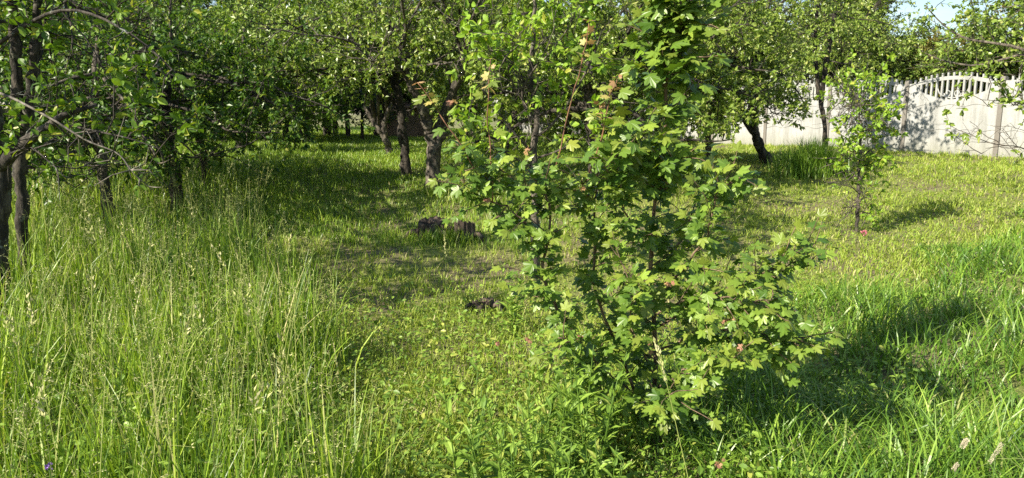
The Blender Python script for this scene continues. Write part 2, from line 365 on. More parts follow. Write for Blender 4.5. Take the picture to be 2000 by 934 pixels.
# ------------------------------------------------------------------ trees
def grow(seed, stems, leafm, barkm, n_limb=7, spread=1.7, sec_step=.17, twig_step=.085, leaves=9, leaf=.065, elev=(10, 60), droop=.35,
         limb_r=.03, tmpl=LEAF_FAR, name='tree', label='', cat='tree', base=(0, 0, 0), rz=0, group=None, alt=.12, zmin=.7, extra_limbs=(), leader=1.0, trunk_sides=12):
    """stems: [(points, radii)] in local metres from the base; limbs grow from their upper parts"""
    rng = np.random.default_rng(seed)
    t = empty(name, base, rz); tag(t, label, cat, group)
    tr = Acc(); br = Acc(); lf = Acc()
    limbs = []
    for P, rad in stems:
        n = max(14, len(P)*8); S = smooth_line(P, n); rr = np.interp(np.linspace(0, 1, n), np.linspace(0, 1, len(rad)), rad)
        S[1:-1] += rng.normal(0, .006, (n-2, 3)); rr = rr*(1+.07*np.sin(np.arange(n)*.9+seed)+rng.normal(0, .03, n)); tube(tr, S, rr, trunk_sides, rng, .16)
        tip = S[-1]; r1 = rr[-1]
        for k in range(n_limb):
            s = rng.uniform(.62, 1) if k else 1.; o = S[int(s*(n-1))]
            az = 2*math.pi*(k/n_limb)+rng.uniform(-.5, .5); el = R(rng.uniform(*elev)) if k else R(75)
            ln = spread*rng.uniform(.75, 1.15)*(leader if k == 0 else 1)
            limbs.append((o, az, el, ln, max(r1*.6, limb_r*.6)))
    LP = []
    for o, az, el, ln, r0 in limbs:
        m = 9; d = np.array([math.cos(az)*math.cos(el), math.sin(az)*math.cos(el), math.sin(el)]); p = o.copy(); P = [p.copy()]
        for i in range(m-1):
            d = d+rng.normal(0, .16, 3); d[2] -= droop*.14*(1+i*.22); d /= np.linalg.norm(d); p = p+d*ln/(m-1)
            if p[2] < zmin: p[2] = zmin; d[2] = abs(d[2])*.3
            P.append(p.copy())
        LP.append((np.array(P), r0))
    for P, r0 in extra_limbs: LP.append((smooth_line(P, 9), r0))
    secs = []
    for P, r0 in LP:
        S = smooth_line(P, 16); tube(br, S, np.linspace(r0, r0*.22, 16), 6, rng, .1)
        ln = np.linalg.norm(np.diff(P, axis=0), axis=1).sum(); ns = max(4, int(ln/sec_step))
        for k in range(ns):
            s = .14+.86*(k+rng.uniform(0, 1))/ns; s = min(s, 1.); o = S[int(s*15)]; dd = unit(S[min(15, int(s*15)+1)]-S[max(0, int(s*15)-1)])
            v = rng.normal(0, 1, 3); v -= dd*v.dot(dd); v = unit(v); d = unit(dd*rng.uniform(.2, .9)+v+np.array([0, 0, .25])); l2 = rng.uniform(.35, .85)*spread/1.7*(1.15-.45*s)
            p = o.copy(); Q = [p.copy()]
            for i in range(5):
                d = unit(d+rng.normal(0, .2, 3)+np.array([0, 0, -droop*.2])); p = p+d*l2/5
                if p[2] < zmin-.1: d[2] = abs(d[2])
                Q.append(p.copy())
            secs.append(np.array(Q))
    for P, r0 in LP:                                                 # dead spurs inside the crown
        for _ in range(3):
            o = P[rng.integers(1, 6)]; d = unit(rng.normal(0, 1, 3)*[1, 1, .4]+[0, 0, -.3]); Q = [o]
            for _ in range(4): d = unit(d+rng.normal(0, .35, 3)); Q.append(Q[-1]+d*.09)
            tube(br, np.array(Q), np.linspace(.006, .0015, 5), 4, cap=False)
    secs = np.array(secs)                                            # (m,6,3)
    rad = np.linspace(max(min(.006, limb_r*.4), limb_r*.28), min(.0025, limb_r*.25), 6); prisms(br, secs, rad)
    # twigs, all at once
    m = len(secs); slen = np.linalg.norm(np.diff(secs, axis=1), axis=2).sum(1)
    cnt = np.maximum(3, (slen/twig_step).astype(int)); idx = np.repeat(np.arange(m), cnt); n = len(idx)
    s = rng.uniform(.1, 1, n)*5; i0 = np.minimum(s.astype(int), 4); f = (s-i0)[:, None]
    O = secs[idx, i0]*(1-f)+secs[idx, i0+1]*f; dd = unit(secs[idx, i0+1]-secs[idx, i0])
    v = rng.normal(0, 1, (n, 3)); d0 = unit(dd*.7+v*.75+[0, 0, .15]); tl = rng.uniform(.1, .3, n)[:, None]
    P1 = O+d0*tl*.5; d1 = unit(d0+rng.normal(0, .25, (n, 3))+[0, 0, -.15]); P2 = P1+d1*tl*.5
    prisms(br, np.stack([O, P1, P2], 1), np.array([.003, .0022, .0012]))
    # leaves
    fld = np.sin(O[:, 0]*6.1+2*np.sin(O[:, 2]*3.3+seed))+np.sin(O[:, 1]*5.7+2*np.sin(O[:, 0]*2.9))+np.sin(O[:, 2]*6.9+seed+1.5*np.sin(O[:, 1]*3.7))
    full = np.nonzero((fld > -.75) & (rng.uniform(0, 1, n) > .05))[0]
    ti = np.repeat(full, int(leaves*1.25)); k = len(ti); u = rng.uniform(0, 1, k)[:, None]; u = np.where(rng.uniform(0, 1, (k, 1)) < .3, 1, u)
    pos = np.where(u < .5, O[ti]+(P1[ti]-O[ti])*u*2, P1[ti]+(P2[ti]-P1[ti])*(u-.5)*2)
    d = unit(d1[ti]*.5+unit(rng.normal(0, 1, (k, 3)))*.9+[0, 0, -.25])
    nr = unit(rng.normal(0, .6, (k, 3))+[-.5, -.4, .65]); sz = leaf*rng.uniform(.6, 1.2, k)
    tint = np.stack([np.clip(rng.normal(.45, .25, k)+rng.normal(0, .12, n)[ti], 0, 1), np.where(rng.uniform(0, 1, k) < alt, rng.uniform(.2, .9, k), 0)], 1)
    scatter(lf, tmpl[0], tmpl[1], pos, d, nr, sz, tint)
    tr.obj('trunk', barkm, t); c = lf.obj('crown', leafm, t, smooth=False); br.obj('branches', barkm, t)
    return t
def copy_tree(o, loc, rz, sc, label, group=None, leafm=None):
    c = o.copy(); col.objects.link(c); c.location = tuple(loc); c.rotation_euler = (0, 0, rz); c.scale = (sc, sc, sc)
    c['label'] = label
    if group: c['group'] = group
    for ch in o.children:
        d = ch.copy(); col.objects.link(d); d.parent = c
        if leafm and ch.name.startswith('crown'):
            d.material_slots[0].link = 'OBJECT'; d.material_slots[0].material = leafm
    return c
def local(base, pts): return [tuple(np.array(p)-np.array(base)) for p in pts]
def trunk_px(px_base, d, pts, rads, depth_drift=0):
    b = gp(px_base, d); P = [(0, 0, -.12)]+[tuple(at(x, y, d+depth_drift*i/len(pts))-b) for i, (x, y) in enumerate(pts)]
    return b, [(P, rads)]
GL = 'orchard trees'
# two dark stems close by on the left
b, st = trunk_px(48, 5.4, [(45, 440), (38, 300), (32, 150), (28, 0), (30, -120)], [.05, .043, .04, .037, .032, .026])
st.append(([tuple(at(42, 340, 5.4)-b), tuple(at(52, 230, 5.4)-b), tuple(at(68, 110, 5.4)-b), tuple(at(74, 0, 5.4)-b), tuple(at(66, -130, 5.4)-b)], [.036, .033, .03, .027, .024]))
grow(11, st, M['apple'], M['bark'], n_limb=7, spread=1.25, leader=.5, leaf=.068, tmpl=LEAF, name='orchard_tree', elev=(-10, 35), droop=.3,
     label='dark twin-stemmed orchard tree rising through tall grass at the left edge', base=b, zmin=1.7, leaves=8, limb_r=.018)
b, st = trunk_px(-8, 4.7, [(-5, 470), (-2, 340), (-25, 150), (-30, 0)], [.07, .06, .055, .05, .04])
ex = [([tuple(at(-2, 330, 4.7)-b), tuple(at(40, 285, 4.6)-b), tuple(at(95, 248, 4.5)-b), tuple(at(125, 225, 4.4)-b), tuple(at(190, 205, 4.5)-b)], .045),
      ([tuple(at(110, 240, 4.45)-b), tuple(at(180, 255, 4.3)-b), tuple(at(250, 270, 4.2)-b), tuple(at(315, 292, 4.15)-b)], .008),
      ([tuple(at(-25, 100, 4.7)-b), tuple(at(120, 20, 4.6)-b), tuple(at(260, 70, 4.5)-b), tuple(at(385, 185, 4.5)-b)], .014),
      ([tuple(at(20, 300, 4.6)-b), tuple(at(60, 290, 4.4)-b), tuple(at(100, 320, 4.3)-b), tuple(at(130, 350, 4.3)-b)], .007)]
grow(12, st, M['apple'], M['bark_lichen'], n_limb=5, spread=1.2, leaf=.068, tmpl=LEAF, name='orchard_tree', elev=(0, 35), leader=.5, droop=.2,
     label='thick lichened limb reaching in from the tree cut by the left edge', base=b, zmin=1.5, leaves=8, extra_limbs=ex, limb_r=.02)
# orchard row on the left
b, st = trunk_px(212, 7.3, [(208, 390), (196, 300), (185, 230), (190, 100)], [.065, .052, .048, .043, .036])
grow(13, st, M['plum'], M['bark_grey'], n_limb=14, spread=1.7, leaf=.06, tmpl=LEAF, name='orchard_tree', leader=.45, elev=(-30, 32), droop=.35,
     label='low spreading orchard tree with slanted trunk lit on one side', base=b, zmin=.85, leaves=14, limb_r=.028)
b, st = trunk_px(345, 8.6, [(343, 340), (335, 300), (325, 220), (335, 100)], [.075, .06, .056, .05, .04])
grow(14, st, M['plum'], M['bark'], n_limb=18, spread=1.9, leaf=.066, name='orchard_tree', leader=.45, elev=(-30, 32), droop=.3,
     label='dense dark-leaved orchard tree with a stout leaning black trunk', base=b, zmin=1.05, leaves=16, limb_r=.03)
b, st = trunk_px(402, 10.3, [(398, 310), (390, 270), (395, 190)], [.065, .055, .048, .04])
left_c = grow(15, st, M['apple'], M['bark'], n_limb=17, spread=2.0, leaf=.068, name='orchard_tree', elev=(-28, 38), leader=.5, droop=.3,
     label='leafy orchard tree with slim dark trunk, third in the left row', base=b, zmin=1.15, leaves=15, limb_r=.03)
# the two trunks in the middle of the lawn
b = gp(846, 10.0)
st = [([(0, 0, -.15), (0, 0, .02), tuple(at(846, 330, 10)-b), tuple(at(848, 285, 10)-b)], [.14, .112, .098, .098]),
      ([tuple(at(848, 290, 10)-b), tuple(at(836, 250, 10)-b), tuple(at(826, 215, 9.9)-b), tuple(at(800, 160, 9.8)-b), tuple(at(780, 90, 9.8)-b)], [.085, .075, .062, .05, .04]),
      ([tuple(at(850, 290, 10)-b), tuple(at(862, 250, 10.1)-b), tuple(at(872, 210, 10.1)-b), tuple(at(900, 140, 10)-b), tuple(at(920, 60, 10)-b)], [.085, .078, .065, .05, .04])]
# only the two forks carry limbs: build the short bole without
def grow_forked(seed, bole, forks, **kw):
    t = grow(seed, forks, **kw); a = Acc(); rng = np.random.default_rng(seed); P, rad = bole
    S = smooth_line(P, 14); rr = np.interp(np.linspace(0, 1, 14), np.linspace(0, 1, len(rad)), rad); tube(a, S, rr, 16, rng, .09)
    for an in range(5):
        A = an*1.257+rng.uniform(-.3, .3); r = rad[1]
        tube(a, [(math.cos(A)*r*.5, math.sin(A)*r*.5, .16), (math.cos(A)*r*1.1, math.sin(A)*r*1.1, .03), (math.cos(A)*r*1.9, math.sin(A)*r*1.9, -.06)], [r*.4, r*.32, r*.15], 7, rng, .1)
    a.obj('bole', kw['barkm'], t); return t
grow_forked(21, st[0], st[1:], leafm=M['pear'], barkm=M['bark_grey'], n_limb=9, spread=2.0, leaf=.066, name='orchard_tree', elev=(8, 65), droop=.3,
     label='thick forked grey trunk of the fruit tree just beyond the stumps', base=b, zmin=1.65, leaves=13, limb_r=.032)
b = gp(793, 11.2)
st = [([(0, 0, -.12), (0, 0, .02), tuple(at(788, 270, 11.2)-b), tuple(at(778, 190, 11.2)-b), tuple(at(758, 110, 11.2)-b), tuple(at(770, 30, 11.2)-b)], [.12, .085, .072, .065, .055, .04]),
      ([tuple(at(776, 205, 11.2)-b), tuple(at(750, 180, 11.1)-b), tuple(at(715, 155, 11)-b), tuple(at(672, 142, 11)-b)], [.04, .036, .03, .022])]
pear = grow(22, st, M['pear'], M['bark'], n_limb=10, spread=2.0, leaf=.066, name='orchard_tree', elev=(-5, 70), droop=.32,
     label='straight slim black trunk beside the forked tree, long limb reaching over the path', base=b, zmin=1.5, leaves=13, limb_r=.03)
b = gp(762, 14.6)
st = [([(0, 0, -.1), (0, 0, .02), tuple(at(752, 270, 14.6)-b), tuple(at(728, 235, 14.6)-b), tuple(at(712, 205, 14.6)-b)], [.09, .07, .06, .055, .04]),
      ([tuple(at(752, 268, 14.6)-b), tuple(at(750, 240, 14.6)-b), tuple(at(765, 200, 14.6)-b)], [.06, .05, .035])]
grow(23, st, M['far'], M['bark_grey'], n_limb=8, spread=1.9, leaf=.08, name='orchard_tree', elev=(0, 60), droop=.3, base=b, zmin=1.6, leaves=9,
     label='small leaning pale trunk farther back on the lawn', limb_r=.03)
# generic trees to be copied
generic = grow(31, [([(0, 0, -.15), (.03, 0, .5), (.1, .05, 1.2), (.05, 0, 1.9)], [.13, .09, .08, .065])], M['far'], M['bark'], n_limb=16, spread=2.2, sec_step=.15, leaf=.072,
     name='orchard_tree', elev=(-20, 75), droop=.28, zmin=.75, leaves=16, limb_r=.035, base=gp(470, 15.5), label='orchard tree behind the left row with low crown over the far grass')
bushy = grow(32, [([(0, 0, -.1), (0, 0, .5), (.05, 0, 1.2), (0, 0, 2.2)], [.1, .08, .07, .05])], M['far'], M['bark'], n_limb=22, spread=1.5, sec_step=.12, leaf=.072,
     name='bushy_tree', elev=(-25, 75), droop=.2, zmin=.25, leaves=17, limb_r=.028, base=gp(560, 20), label='bushy tree closing the gap at the far left of the lawn', cat='tree')
GB = 'trees closing the far end of the orchard'
GF = 'trees behind the concrete fence'
for px, d, rz, sc, lab, mt in [
    (90, 10.5, 1.0, 1.05, 'orchard tree seen between the twin stems and the slanted trunk', 'apple'),
    (585, 20.0, 4.1, 1.15, 'orchard tree at the left side of the far lawn', 'apple'),
    (1000, 16, .7, 1.1, 'orchard tree behind the maple shoots, right of the forked trunk', 'pear'),
    (1165, 9.8, 2.7, .95, 'orchard tree directly behind the maple', 'pear'),
    (1290, 12.2, 3.7, .95, 'orchard tree hidden behind the upright top of the maple', 'pear'),
    (930, 20, 5.0, 1.2, 'tree far beyond the forked trunk', 'far'),
    ]:
    copy_tree(generic, gp(px, d), rz, sc, lab, GL, M[mt])
far_list = [(-80, 19, .3, 1.5, 'far'), (90, 21, 1.9, 1.45, 'far'), (240, 19, 3.3, 1.4, 'apple'), (380, 21, 4.4, 1.5, 'far'), (480, 24, 2.0, 1.6, 'apple'), (640, 25, .9, 1.7, 'far'),
    (740, 30, 2.9, 2.0, 'far'), (860, 32, 4.9, 2.0, 'far'), (980, 30, 1.2, 1.8, 'far'), (1080, 26, 3.9, 1.5, 'far'), (1190, 23, 5.6, 1.5, 'pear'), (1290, 24, 2.4, 1.6, 'pear')]
far_list += [(680, 24.5, 3.2, .95, 'apple'), (735, 27, 5.4, 1.0, 'far'), (430, 18.5, 2.2, 1.05, 'apple'), (520, 21.5, .4, 1.1, 'apple'), (600, 23, 1.4, 1.1, 'far'), (655, 27, 2.6, 1.2, 'far'), (845, 27, 3.3, 1.1, 'far'), (910, 25, 5.3, 1.1, 'apple'), (60, 30, 1, 1.9, 'far'), (300, 30, 2, 1.9, 'far'), (560, 34, 3, 2.1, 'far'), (1400, 33, 4, 2.0, 'far')]
names = ['first', 'second', 'third', 'fourth', 'fifth', 'sixth', 'seventh', 'eighth', 'ninth', 'tenth', 'eleventh', 'twelfth', 'thirteenth', 'fourteenth', 'fifteenth', 'sixteenth', 'seventeenth', 'eighteenth', 'nineteenth', 'twentieth', 'leftmost rear', 'second rear', 'third rear', 'rightmost rear']
for (px, d, rz, sc, mt), nm in zip(far_list, names):
    copy_tree(bushy, gp(px, d), rz, sc, '%s tree from the left in the leafy row closing the orchard' % nm, GB, M[mt])
# trees by and behind the fence
b, st = trunk_px(1384, 12.8, [(1384, 290), (1382, 230), (1378, 140), (1372, 40)], [.07, .055, .05, .045, .04, .03])
grow(41, st, M['pear'], M['bark_grey'], n_limb=12, spread=1.55, leaf=.08, name='fruit_tree', elev=(0, 70), droop=.3, base=b, zmin=1.1, leaves=11, cat='tree',
     label='slender straight fruit tree in front of the fence, right of the maple', limb_r=.022)
b = gp(1497, 12.9)
st = [([(0, 0, -.1), (0, 0, .04), tuple(at(1478, 270, 12.9)-b), tuple(at(1470, 215, 12.9)-b), tuple(at(1476, 120, 12.9)-b), tuple(at(1500, 10, 13.0)-b)], [.13, .10, .075, .065, .055, .04]),
      ([tuple(at(1477, 268, 12.9)-b), tuple(at(1452, 225, 12.9)-b), tuple(at(1435, 120, 12.9)-b)], [.055, .045, .035])]
grow(42, st, M['pear'], M['bark'], n_limb=15, spread=1.8, leaf=.075, name='fruit_tree', elev=(-30, 70), droop=.35, base=b, zmin=.85, leaves=10, cat='tree',
     label='crooked fruit tree with dark kinked trunk beside the grass clump', limb_r=.025)
b = gp(1612, 15.3)
st = [([(0, 0, -.1), tuple(at(1610, 240, 15.3)-b), tuple(at(1598, 170, 15.3)-b), tuple(at(1592, 90, 15.3)-b), tuple(at(1600, -40, 15.3)-b)], [.055, .045, .045, .042, .03]),
      ([tuple(at(1604, 200, 15.3)-b), tuple(at(1612, 130, 15.2)-b), tuple(at(1625, 60, 15.1)-b), tuple(at(1640, -60, 15)-b)], [.045, .045, .04, .028])]
grow(47, st, M['pear'], M['bark'], n_limb=9, spread=1.6, leaf=.08, name='tall_tree', elev=(-25, 70), droop=.3, base=b, zmin=1.25, leaves=10, cat='tree',
     label='tall tree with paired blackish stems rising right against the fence', limb_r=.022)
tall = grow(43, [([(0, 0, -.1), (0, 0, 1), (.1, 0, 2), (0, .1, 3.2)], [.14, .11, .09, .06]), ([(.02, 0, .9), (.3, 0, 1.7), (.5, .1, 2.8)], [.08, .07, .05])], M['pear'], M['bark'],
     n_limb=16, spread=2.1, sec_step=.14, leaf=.075, name='tall_tree', elev=(-5, 80), droop=.2, base=gp(1600, 20.5), zmin=1.2, leaves=11, cat='tree',
     label='tall tree wholly behind the fence, highest against the sky', limb_r=.035, group=GF)
for (px, d, rz, sc, lab, mt) in [
    (1460, 26, 2, 1.15, 'tall tree behind the fence left of the paired blackish stems', 'far'),
    (1655, 23, 5, 1.12, 'tall tree behind the fence just left of the patch of sky', 'pear'),
    (1340, 26, 4, 1.2, 'tall tree behind the fence above the slender fruit tree', 'pear'),
    ]:
    copy_tree(tall, gp(px, d), rz, sc, lab, GF, M[mt])
for (px, d, rz, sc, lab, mt) in [
    (1630, 18.6, .4, 1.05, 'rounded glossy bush over the fence beside the tall dark stems', 'pear'),
    (1745, 22, 2.1, 1.0, 'mid-green bushy tree behind the fence under the patch of sky', 'far'),
    (1805, 22, 3.6, 1.0, 'bushy tree behind the fence above the rusty roof', 'far'),
    (1862, 20.5, 5.1, 1.05, 'rust-tinged bushy tree behind the fence', 'rust'),
    (1925, 19, 1.5, 1.1, 'dark green bushy tree over the fence near the right edge', 'far'),
    (2010, 18, 1.1, 1.3, 'large bushy tree beyond the fence at the right edge', 'far'),
    ]:
    copy_tree(bushy, gp(px, d), rz, sc, lab, GF, M[mt])
# tree out of frame on the right whose boughs reach in
b = gp(2090, 8.2)
st = [([(0, 0, -.1), (0, 0, .9), (-.05, 0, 1.7), (-.05, 0, 2.4)], [.09, .07, .06, .045])]
ex = [([tuple(at(2120, 190, 8.2)-b), tuple(at(2050, 215, 8.0)-b), tuple(at(1985, 200, 7.8)-b), tuple(at(1915, 195, 7.7)-b)], .012),
      ([tuple(at(2110, 270, 8.2)-b), tuple(at(2040, 300, 7.8)-b), tuple(at(1980, 285, 7.6)-b), tuple(at(1925, 290, 7.5)-b)], .012)]
grow(44, st, M['pear'], M['bark_grey'], n_limb=18, spread=1.7, leaf=.062, tmpl=LEAF, name='fruit_tree', elev=(22, 65), droop=.15, base=b, zmin=1.8, leaves=8, cat='tree',
     label='yellow-green tree at the right edge with boughs hanging before the fence', extra_limbs=ex, limb_r=.02)
# bluish shrub
copy_tree(bushy, gp(708, 22), 1.2, .62, 'dark bluish shrub at the far end of the lawn', None, M['blue'])['category'] = 'shrub'
# light-leaved young tree behind the maple
b, st = trunk_px(1045, 6.3, [(1045, 400), (1042, 300), (1048, 220), (1036, 165), (1042, 60), (1050, -50)], [.04, .032, .03, .026, .022, .016, .012])
ex = [([tuple(at(1042, 300, 6.3)-b), tuple(at(1000, 255, 6.2)-b), tuple(at(960, 200, 6.1)-b), tuple(at(930, 160, 6)-b)], .014),
      ([tuple(at(1045, 270, 6.3)-b), tuple(at(1090, 230, 6.2)-b), tuple(at(1150, 130, 6.1)-b), tuple(at(1175, 60, 6)-b)], .014),
      ([tuple(at(1042, 250, 6.3)-b), tuple(at(1020, 180, 6.2)-b), tuple(at(1060, 110, 6.1)-b), tuple(at(1085, 50, 6)-b)], .012),
      ([tuple(at(1045, 310, 6.3)-b), tuple(at(1100, 290, 6.2)-b), tuple(at(1180, 240, 6.1)-b), tuple(at(1210, 190, 6)-b)], .012),
      ([tuple(at(1043, 330, 6.3)-b), tuple(at(990, 300, 6.2)-b), tuple(at(930, 270, 6.1)-b), tuple(at(890, 240, 6)-b)], .01),
      ([tuple(at(1043, 230, 6.3)-b), tuple(at(1000, 160, 6.2)-b), tuple(at(985, 110, 6.1)-b), tuple(at(960, 70, 6)-b)], .01)]
grow(45, st, M['walnut'], M['bark_grey'], n_limb=9, spread=.95, sec_step=.12, twig_step=.08, leaf=.075, tmpl=LEAF, name='young_tree', elev=(15, 60), droop=.15, base=b, zmin=.9, leaves=7,
     label='bright light-leaved young tree just behind the maple shoots', cat='tree', extra_limbs=ex, limb_r=.012)
# thin sapling standing alone on the lawn
b, st = trunk_px(1672, 7.9, [(1676, 400), (1678, 330), (1682, 260), (1676, 200)], [.022, .017, .014, .012, .009])
rng = np.random.default_rng(5)
ex = []
for k in range(16):
    y = 425-k*15.5; s = (-1)**k; ln = 22+26*math.sin(min(1, max(0, (425-y)/230))*math.pi*.75)
    if y > 330: ln = 14+rng.uniform(0, 12)
    o = at(1677, y, 7.9); e = at(1677+s*ln, y-18-rng.uniform(0, 18), 7.9+rng.uniform(-.25, .25)); ex.append(([tuple(o-b), tuple((o+e)/2-b+np.array([0, 0, -.01])), tuple(e-b)], .005))
grow(46, st, M['walnut'], M['bark_grey'], n_limb=5, spread=.42, sec_step=.07, twig_step=.07, leaf=.06, tmpl=LEAF, name='sapling', elev=(30, 70), droop=.1, base=b, zmin=.2, leaves=9,
     label='thin young fruit sapling standing alone on the sunny lawn', cat='sapling', extra_limbs=ex, limb_r=.006)
# bare drooping branch at left: belongs to a dead twig hanging off the near tree
a = Acc()
P = smooth_line([at(-40, 170, 4.3), at(20, 190, 4.2), at(100, 232, 4.1), at(170, 275, 4.1), at(230, 300, 4.1), at(262, 340, 4.1), at(300, 372, 4.15)], 26)
b0 = P[0].copy(); tube(a, P-b0, np.linspace(.008, .0022, 26), 7, np.random.default_rng(2), .1)
rng = np.random.default_rng(9)
for k in range(16):
    i = rng.integers(4, 25); o = P[i]-b0; d = unit(rng.normal(0, 1, 3)*[1, .5, .7]+[.4, 0, 0]); ln = rng.uniform(.08, .25)
    tube(a, [o, o+d*ln*.5+[0, 0, .01], o+unit(d+rng.normal(0, .3, 3))*ln], [.004, .003, .0015], 4)
o = a.obj('bare_branch', M['twig']); o.location = tuple(b0); tag(o, 'bare grey branch drooping across the dark trunks at the left', 'branch')

# ------------------------------------------------------------------ maple in the foreground
def build_maple():
    b = gp(1276, 3.35); t = empty('young_maple', b); tag(t, 'many-stemmed young maple with lobed leaves standing in the foreground', 'maple')
    rng = np.random.default_rng(77)
    S = {  # pixel course, distance, start and end radius, leafy range, density
     'main': ([(1276, 905, 3.35), (1282, 700, 3.35), (1273, 520, 3.34), (1282, 380, 3.33), (1300, 220, 3.33), (1300, 80, 3.33), (1297, -60, 3.3), (1300, -190, 3.3)], .013, .004, .1, 46),
     'fork': ([(1300, 170, 3.33), (1318, 90, 3.3), (1330, 10, 3.27), (1325, -120, 3.25)], .006, .003, .1, 24),
     's2': ([(1270, 850, 3.35), (1215, 700, 3.25), (1160, 560, 3.2), (1163, 440, 3.18), (1130, 340, 3.15)], .009, .004, .2, 17),
     's3': ([(1262, 860, 3.35), (1140, 720, 3.2), (1085, 600, 3.1), (1060, 520, 3.05), (1075, 420, 3.05), (1050, 340, 3.05)], .01, .004, .15, 20),
     's4': ([(1068, 480, 3.05), (1010, 420, 3.0), (955, 390, 3.0), (900, 350, 3.0)], .005, .002, .1, 9),
     's5': ([(1050, 400, 3.05), (990, 340, 3.05), (940, 310, 3.05), (890, 280, 3.05)], .004, .002, .1, 8),
     's6': ([(1280, 580, 3.34), (1340, 520, 3.2), (1385, 450, 3.1), (1400, 380, 3.05), (1440, 340, 3.0)], .006, .0025, .15, 13),
     's7': ([(1282, 640, 3.35), (1370, 590, 3.2), (1450, 548, 3.1), (1530, 520, 3.05), (1590, 505, 3.0)], .006, .002, .15, 14),
     's8': ([(1280, 690, 3.35), (1380, 650, 3.15), (1460, 650, 3.0), (1530, 658, 2.95), (1570, 662, 2.9)], .006, .002, .15, 14),
     's9': ([(1280, 760, 3.35), (1330, 730, 3.1), (1390, 700, 2.95), (1430, 720, 2.85)], .005, .002, .2, 10),
     's10': ([(1278, 800, 3.35), (1200, 740, 3.1), (1140, 680, 2.95), (1090, 660, 2.9)], .005, .002, .2, 9),
     's11': ([(1276, 500, 3.34), (1230, 430, 3.15), (1200, 360, 3.1), (1170, 300, 3.05)], .005, .002, .15, 10),
     's12': ([(1276, 540, 3.34), (1330, 470, 3.5), (1370, 360, 3.6), (1390, 310, 3.6)], .005, .002, .2, 8),
     's13': ([(1275, 620, 3.34), (1330, 590, 3.1), (1400, 580, 2.95), (1470, 590, 2.9), (1530, 580, 2.85)], .005, .002, .2, 12),
     's14': ([(1280, 820, 3.35), (1290, 790, 3.1), (1300, 770, 2.95), (1320, 775, 2.85)], .004, .002, .2, 8),
     's15': ([(1285, 400, 3.33), (1310, 350, 3.2), (1330, 300, 3.1)], .004, .002, .1, 6),
     's16': ([(1277, 730, 3.35), (1230, 640, 3.15), (1240, 570, 3.0), (1230, 540, 2.95)], .005, .002, .2, 9),
     's17': ([(1290, 330, 3.33), (1250, 290, 3.2), (1235, 240, 3.15)], .004, .002, .1, 6),
    }
    SH = {  # bare reddish shoots with small young leaves
     'a': ([(962, 395, 3.0), (961, 280, 3.0), (962, 190, 3.0), (963, 108, 3.0)], .004, .0018),
     'b': ([(1085, 330, 3.1), (1105, 240, 3.1), (1128, 140, 3.1), (1147, 48, 3.1)], .0045, .0018),
     'c': ([(1150, 340, 3.15), (1175, 260, 3.12), (1185, 200, 3.1), (1196, 150, 3.1)], .004, .0018),
     'd': ([(935, 345, 3.0), (895, 280, 3.0), (850, 215, 3.0), (808, 162, 3.0)], .004, .0018),
     'f': ([(1160, 440, 3.18), (1163, 330, 3.18), (1172, 240, 3.18), (1166, 200, 3.18)], .004, .002)}
    stems = Acc(); lf = Acc()
    pos, dr, nm, sz, tn = [], [], [], [], []
    def leaf(p, d, s, alt=0):
        pos.append(p); dr.append(d); nm.append(unit(rng.normal(0, .34, 3)+np.array([-.3, -.38, .95]))); sz.append(s); tn.append((np.clip(rng.normal(.45, .25), 0, 1), alt))
    def leafy(P, n_pairs, s0, smax, alt=0):
        if P.mean(0)[2] > 1.25 and abs(P.mean(0)[0]) < .4: smax *= 1.4
        n = len(P); ph = rng.uniform(0, 6.28)
        for k in range(n_pairs):
            s = s0+(1-s0)*(k+.5)/n_pairs; i = min(int(s*(n-1)), n-2); p = P[i]+(P[i+1]-P[i])*(s*(n-1)-i); dd = unit(P[i+1]-P[i])
            v = np.cross(dd, [0, 0, 1.]); v = unit(v) if np.linalg.norm(v) > .15 else np.array([1., 0, 0]); ph += 1.57; u = np.cross(dd, v)
            for sg in (-1, 1):
                side = sg*(v*math.cos(ph)+u*math.sin(ph)) if abs(dd[2]) > .7 else sg*v+.25*rng.normal(0, 1, 3)
                d = unit(side+dd*.5+np.array([0, 0, -.35])+rng.normal(0, .25, 3)); L = smax*rng.choice([.5, .75, .9, 1., 1.15], p=[.15, .2, .25, .25, .15])
                leaf(p+d*L*.62, d, L*(1-.25*s), alt*rng.uniform(0, 1))
    for kx, (pp, r0, r1, s0, nb) in S.items():
        P = smooth_line([at(*q)-b for q in pp], 22); P[1:-1] += rng.normal(0, .004, (20, 3)); tube(stems, P, np.linspace(r0, r1, 22), 7, rng, .08)
        nb = int(nb*1.4)
        for k in range(nb):
            s = s0+(1-s0)*(k+rng.uniform(0, 1))/nb
            if kx == 'main' and .45 < s < .56 and rng.uniform() < .4: continue
            i = min(int(s*21), 20); o = P[i]; dd = unit(P[i+1]-P[i])
            v = rng.normal(0, 1, 3); v -= dd*v.dot(dd); v = unit(v+np.array([0, -.35, 0])); ln = rng.uniform(.08, .23)
            if kx in ('main', 'fork') and s > .6: ln = rng.uniform(.08, .2)
            d = unit(v+dd*.5+np.array([0, 0, .2])); Q = [o]
            for _ in range(4): d = unit(d+rng.normal(0, .12, 3)+np.array([0, 0, -.03])); Q.append(Q[-1]+d*ln/4)
            Q = np.array(Q); tube(stems, Q, np.linspace(.0028, .0015, 5), 4, cap=False); leafy(Q, rng.integers(3, 6), 0, .049, .3 if rng.uniform() < .15 else 0)
            leaf(Q[-1], unit(d+np.array([0, 0, -.3])), .04, .3)
        leafy(P, nb, s0, .048)
    ys_ = Acc(); st2 = Acc(); yp, yd, yn, yz, yt = [], [], [], [], []
